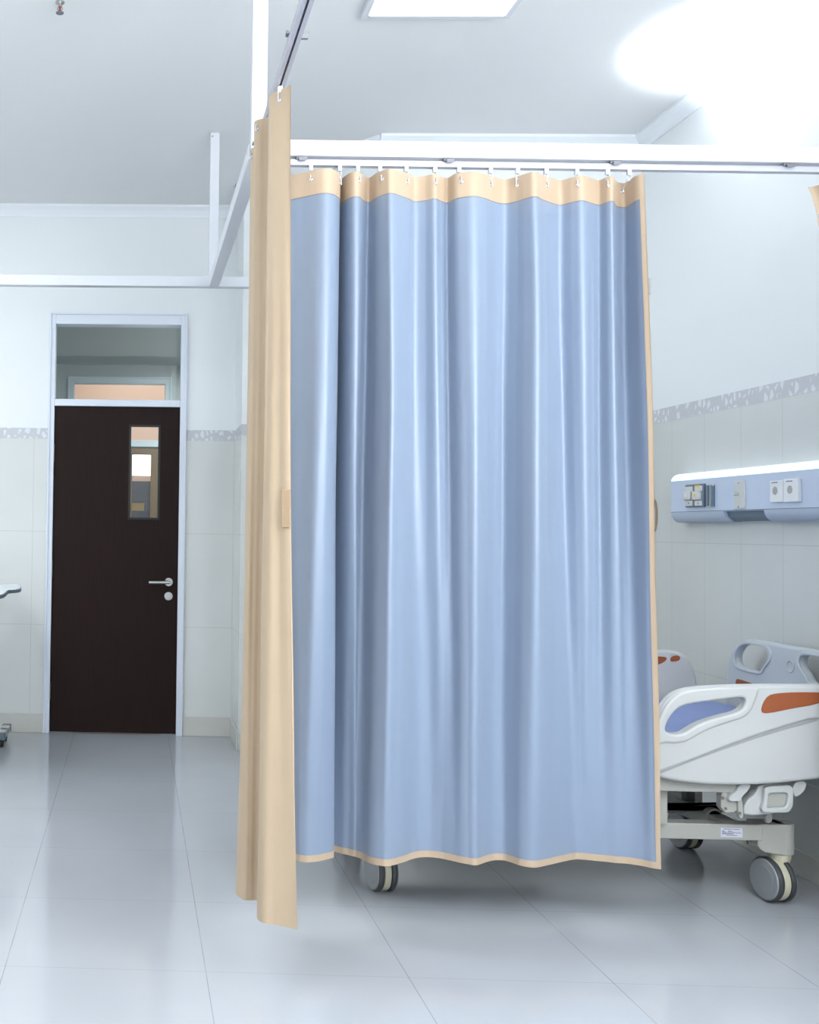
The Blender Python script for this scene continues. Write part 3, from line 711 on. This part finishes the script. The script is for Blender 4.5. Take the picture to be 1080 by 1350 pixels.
# chassis
def pbox(name, px0, py0, px1, py1, y, dep, m, par=bed, bevel=.003):
    a, b = at(px0, py0, Y=y), at(px1, py1, Y=y)
    return obj(name, B(a.x, b.x, y, y+dep, b.z, a.z), m, par, bevel=bevel)
bz0, bz1 = at(930, 1107, Y=3.975).z, at(930, 1086, Y=3.975).z
XN0, XN1 = .90, 2.36
bm = bmesh.new(); box(bm, XN0, XN1-.08, 3.975, 4.035, bz0, bz1); box(bm, XN0, XN1-.08, 4.63, 4.69, bz0, bz1)
box(bm, XN1-.2, XN1-.14, 4.03, 4.63, bz0, bz1)
base = obj('base_frame', bm, M['bedmetal'], bed, bevel=.004)
a, b = at(950.5, 1091, Y=3.974), at(979, 1104, Y=3.974)
stk = obj('rating_label', B(a.x, b.x, 3.9735, 3.975, b.z, a.z), M['sticker'], base)
tag(stk, 'small pale sticker with rows of tiny print')
bm = bmesh.new(); W_, H_ = b.x-a.x, a.z-b.z
for (u0, u1, v0, v1) in ((.12, .46, .82, .89), (.50, .58, .82, .89), (.60, .86, .82, .88), (.05, .17, .62, .69), (.05, .25, .50, .57), (.05, .52, .40, .46), (.32, .50, .62, .68), (.32, .60, .52, .58), (.55, .92, .44, .50), (.05, .60, .30, .36), (.25, .75, .16, .22)):
    box(bm, a.x+u0*W_, a.x+u1*W_, 3.973, 3.9736, b.z+v0*H_, b.z+v1*H_)
obj('print', bm, M['ink'], stk)
bm = bmesh.new(); box(bm, XN0+.06, 1.72, 4.037, 4.628, .17, .232)
obj('shade_tray', bm, M['beddark'], bed, bevel=.01)  # unseen tray added to block light and darken the floor under the bed
# mattress platform, side tube, brackets, lifting arms
bm = bmesh.new(); box(bm, .62, HX-.03, 3.90, 4.69, .478, .499)
obj('mattress_platform', bm, M['bedmetal'], bed, bevel=.004)
z1, z0 = at(930, 1030, Y=3.90).z, at(930, 1044.5, Y=3.90).z
bm = bmesh.new(); box(bm, .75, at(979, 1040, Y=3.9).x, 3.90, 3.94, z0, z1+.02); box(bm, .75, HX-.05, 4.64, 4.68, z0, z1+.02)
obj('side_tube', bm, M['bedmetal'], bed, bevel=.004)
bm = bmesh.new(); z2 = at(870, 1085, Y=3.95).z
for x in (1.0, at(881, 1060, Y=3.95).x-.09): box(bm, x, x+.09, 3.95, 3.975, bz1-.002, z0+.01)
obj('upright_bracket', bm, M['bedmetal'], bed, bevel=.006)
# dark mechanism behind: lifting arm with open tube end, cross frame
p0, p1 = at(881, 1071, Y=4.15), at(1005, 1060, Y=4.15)
bm = bmesh.new(); prism(bm, [(1.1, 4.15, p0.z-.09), (1.1, 4.15, p0.z-.02), (p0.x, 4.15, p0.z), (at(925, 1066, Y=4.15).x, 4.15, at(925, 1066, Y=4.15).z), (p1.x, 4.15, p1.z), (p1.x, 4.15, bz1), (1.4, 4.15, bz1-.01)], (0, .05, 0))
arm = obj('lifting_arm', bm, M['beddark'], bed, bevel=.004)
q = at(937, 1074.5, Y=4.149)
obj('tube_end', cyl(bmesh.new(), (q.x, 4.12, q.z), (q.x, 4.152, q.z), .031, n=32), M['bedmetal'], arm, bevel=.002)
obj('bore_shade', cyl(bmesh.new(), (q.x, 4.114, q.z), (q.x, 4.121, q.z), .0235, n=32), mat('bore_shade_black', (6, 6, 6), 1., spec=0.), arm)  # black disc paints the darkness inside the hollow tube
bm = bmesh.new(); p = at(905, 1050, Y=4.3); box(bm, p.x, p.x+.035, 4.3, 4.34, bz0, .48); box(bm, 1.3, 2.3, 4.36, 4.40, .33, .40)
obj('lifting_strut', bm, M['beddark'], bed, bevel=.004)
bm = bmesh.new(); cyl(bm, (1.15, 4.25, .30), (1.75, 4.25, .40), .03); box(bm, 1.0, 1.18, 4.19, 4.31, .25, .34)
obj('actuator', bm, M['beddark'], bed)
# pivot bracket, strap arms and crank housing under the head-section rail
def pp(px, py, y): q = at(px, py, Y=y); return (q.x, y, q.z)
def shape(name, pts, y, dep, m, par=bed, bevel=.003, n=1):
    P2 = [(at(a, b, Y=y).x, at(a, b, Y=y).z) for a, b in pts]
    if n: P2 = smooth2(P2, n)
    return obj(name, prism(bmesh.new(), [(a, y, b) for a, b in P2], (0, dep, 0)), m, par, bevel=bevel)
pv = shape('pivot_bracket', [(951, 1043), (960, 1043), (960, 1052), (972, 1056), (974, 1071), (951, 1072)], 3.905, .035, M['bedmetal'])
obj('bolt', cyl(cyl(bmesh.new(), pp(953, 1052, 3.904), pp(953, 1052, 3.899), .006, n=12), pp(957, 1066, 3.904), pp(957, 1066, 3.899), .005, n=12), M['beddark'], pv)
pv2 = shape('pivot_bracket', [(973, 1053), (979, 1052), (981, 1076), (978, 1080), (974, 1077)], 3.895, .02, M['bedmetal'])
obj('bolt', cyl(bmesh.new(), pp(975.5, 1072, 3.894), pp(975.5, 1072, 3.889), .005, n=12), M['beddark'], pv2)
shape('rail_arm', [(975, 1034), (992, 1033), (987, 1043), (979, 1050), (978, 1057), (961, 1057), (962, 1050), (972, 1044)], 3.885, .03, M['bedwhite'], n=2)
shape('rail_arm', [(1050, 1030), (1064, 1030), (1063, 1040), (1056, 1048), (1048, 1052), (1045, 1040)], 3.885, .03, M['bedwhite'], n=2)
hs = shape('crank_housing', [(1001, 1033), (1044, 1033), (1044, 1062), (1028, 1073), (981, 1076), (981, 1066), (985, 1056), (997, 1046)], 3.90, .10, M['bedwhite'], n=1, bevel=.006)
fr0 = [(1007.5, 1036), (1045, 1034.5), (1044.5, 1062), (1039, 1071), (1005, 1071), (1003, 1066), (1006, 1056)]
fi0 = [(1012.5, 1045), (1038, 1044.5), (1036.5, 1058), (1034, 1064), (1009.5, 1064.5), (1011.5, 1056)]
c2 = lambda L: smooth2([(at(a, b, Y=3.89).x, at(a, b, Y=3.89).z) for a, b in L], 2, .14)
plate('housing_bezel', c2(fr0), [c2(fi0)], .022, .005, XZ(3.892), M['bedwhite'], hs)
plate('housing_panel', c2(fi0), [], .006, .001, XZ(3.897), M['bedmetal'], hs)
shape('hook_tab', [(1010, 1074), (1019, 1073), (1019, 1082), (1015, 1086), (1011, 1085)], 3.95, .02, M['bedmetal'], par=hs)
shape('drain_bag_hook', [(986, 1108), (993, 1108), (992, 1115), (987, 1114)], 3.99, .015, M['beddark'], n=0)

def caster(x, y, housing=True):
    """housing + fork + twin discs, axle nearly along the bed"""
    R = .079; ax = Vector((cos(radians(-172)), sin(radians(-172)), 0))
    perp = Vector((-ax.y, ax.x, 0))
    cz = R+.001; wc = Vector((x, y, cz))
    c = obj('caster', tube(bmesh.new(), [(x+.026, y, bz0+.0), (x+.026, y, .185), (x+.024, y, .16), (x+.016, y, .13), (x+.006, y, .10), (x, y, .05), (x, y, .02)], [.036, .036, .035, .029, .021, .017, .014], 20), M['cream'], bed, smooth=True)
    obj('fender', cyl(bmesh.new(), wc-ax*.0125, wc+ax*.0125, R-.004, n=40), M['cream'], c, bevel=.003)
    hsg = bmesh.new()
    hx = x+(.028 if x > 1.5 else -.005)
    cyl(hsg, (hx, y, .174), (hx, y, bz1+.002), .041, n=32)
    s = 1 if x < 1.5 else -1
    P_ = [(hx, y-.041, .205), (hx, y-.041, bz1+.002), (hx+s*.105, y-.041, bz1+.002), (hx+s*.105, y-.041, .208), (hx+s*.098, y-.041, .196), (hx+s*.08, y-.041, .186), (hx, y-.041, .174)]
    prism(hsg, P_, (0, .08, 0))
    obj('caster_housing', hsg, M['bedmetal'], bed, bevel=.004)
    for k, nm in ((1, 'wheel'), (-1, 'wheel')):
        w0 = wc+ax*(k*.019); w1 = wc+ax*(k*.043)
        prof = [(.013, R-.010), (.015, R-.002), (.019, R), (.030, R), (.034, R-.004), (.036, R-.009)]
        bm = bmesh.new(); rings = []
        for d, r in prof:
            rings.append([bm.verts.new(wc+ax*(k*d)+(perp*cos(2*pi*i/40)+Vector((0, 0, 1))*sin(2*pi*i/40))*r) for i in range(40)])
        for A_, B_ in zip(rings, rings[1:]):
            for i in range(40): bm.faces.new((A_[i], A_[(i+1) % 40], B_[(i+1) % 40], B_[i]))
        bm.faces.new(rings[0]); bm.faces.new(rings[-1]); bmesh.ops.recalc_face_normals(bm, faces=bm.faces)
        wh = obj(nm, bm, M['tyre'], c, smooth=True); md = wh.modifiers.new('s', 'EDGE_SPLIT'); md.split_angle = radians(45)
        obj('hub_disc', cyl(cyl(bmesh.new(), wc+ax*(k*.035), wc+ax*(k*.039), R-.006, R-.009, n=40), wc+ax*(k*.0389), wc+ax*(k*.040), R-.03, R-.032, n=40), M['disc'], wh)
caster(2.342, 4.02); caster(.925, 4.02); caster(2.35, 4.665); caster(.925, 4.665)

# ------------------------------------------------------------------ overbed table at the left edge
t = empty('overbed_table', (-1.0, 6.4, 0), 'white overbed table with scalloped dark-edged top at the left edge', 'table')
TZ = .955
tz = lambda a, b: (at(a, b, Z=TZ).x, at(a, b, Z=TZ).y)
tp = smooth2([tz(28.5, 774), tz(27, 771), tz(18, 770), (-1.0, 6.56), (-1.32, 6.56), (-1.36, 6.5), (-1.36, 5.8), (-1.3, 5.5), (-.9, 5.42), tz(-4, 785.5), tz(6, 783.5), tz(9.5, 780), tz(12, 777.8), tz(20, 777.5), tz(27, 776.5)], 2)
top_ = plate('tabletop', tp, [], .020, .003, XY(TZ-.010), M['tableedge'], t)
plate('table_surface', [( -1.01+(a+1.01)*.985, 6.05+(b-6.05)*.985+(6.05-6.33)*0+0) for a, b in tp], [], .004, .001, XY(TZ+.001), M['tabletop'], top_)
obj('column', B(-1.24, -1.18, 6.30, 6.36, .08, TZ-.024), M['steel'], t, bevel=.004)
bm = bmesh.new(); q = at(14, 956, Z=.09)
fx_ = q.x
box(bm, -1.25, -1.17, 6.18, 6.72, .06, .09)
a = Vector((-1.2, 6.26, 0)); 
box(bm, -1.2, fx_, 6.50, 6.545, .058, .095)
box(bm, fx_-.045, fx_, 6.38, 6.66, .058, .095)
bs = obj('base', bm, M['outgrey'], t, bevel=.004)
for yy in (6.64, 6.36): obj('base_cap', B(fx_-.05, fx_+.004, yy, yy+.035, .054, .098), M['tableedge'], t, bevel=.004)
for (x, y) in ((fx_-.03, 6.43), (fx_-.03, 6.62), (-1.21, 6.22), (-1.21, 6.68)):
    bm = bmesh.new(); cyl(bm, (x-.014, y, .027), (x+.014, y, .027), .026, n=24); cyl(bm, (x, y, .05), (x, y, .062), .01)
    obj('caster', bm, M['black'], t, bevel=.004)

# ------------------------------------------------------------------ light
def area(name, loc, rot, sx, sy, power, col=(1, 1, 1)):
    l = bpy.data.lights.new(name, 'AREA'); l.shape = 'RECTANGLE'; l.size = sx; l.size_y = sy; l.energy = power; l.color = col
    o = bpy.data.objects.new(name, l); C.objects.link(o); o.location = loc; o.rotation_euler = rot; return o
area('right_side_fill', (XW-.05, 1.1, 2.0), (0, radians(90), 0), 1.3, 1.8, 55, (.94, .98, 1))  # unseen light from the right, added to contrast the curtain folds; no window here
area('ceiling_bounce_fill', (1.65, -.9, 1.9), (radians(180-22), radians(-14), 0), 1.7, 2., 112, (.94, .98, 1))  # fill added behind the camera, aimed up to lift ceiling and ambient
area('door_wall_fill', (-2.1, 5.0, 3.36), (0, 0, 0), 1.2, 1.2, 14, (.94, .98, 1))  # fill without a fitting, added to brighten the door wall and left floor
area('corridor_fill', (.9, 8.2, 2.7), (0, 0, 0), 1.2, .6, 26, (.96, 1, .98))  # no fitting modelled; fill added to light the corridor
area('far_room_fill', (0, 10.4, 3.3), (0, 0, 0), 1, 1, 13, (1, .93, .88))  # added fill that brightens the pink room, source unseen
# unseen upward spot throwing a hot patch on ceiling and wall in the bay
s = bpy.data.lights.new('bay_uplight', 'SPOT'); s.energy = 62; s.spot_size = radians(86); s.spot_blend = .8; s.shadow_soft_size = .05; s.color = (.93, .97, 1)
so = bpy.data.objects.new('bay_uplight', s); C.objects.link(so); so.location = (2.33, 4.45, 2.72)
so.rotation_euler = (Vector((2.55, 4.5, 3.4))-so.location).to_track_quat('-Z', 'Y').to_euler()

wd = bpy.data.worlds.new('World'); bpy.context.scene.world = wd; wd.use_nodes = True
wd.node_tree.nodes['Background'].inputs[0].default_value = (.8, .88, 1, 1); wd.node_tree.nodes['Background'].inputs[1].default_value = .3

# ------------------------------------------------------------------ camera (shifted view: verticals kept upright)
cd = bpy.data.cameras.new('Camera'); co = bpy.data.objects.new('Camera', cd); C.objects.link(co)
cd.sensor_fit = 'VERTICAL'; cd.sensor_height = 36; cd.sensor_width = 28.8; cd.lens = F/1350*36
cd.shift_x = (540-PX)/1350; cd.shift_y = (PY-675)/1350
mw = Matrix((( RT.x, UP.x, -FW.x, 0), (RT.y, UP.y, -FW.y, 0), (RT.z, UP.z, -FW.z, H), (0, 0, 0, 1)))
co.matrix_world = mw; cd.clip_start = .05
sc = bpy.context.scene; sc.camera = co
sc.view_settings.view_transform = 'Standard'; sc.view_settings.look = 'None'; sc.view_settings.exposure = .85
sc.cycles.use_denoising = True; sc.cycles.max_bounces = 8; sc.cycles.diffuse_bounces = 5
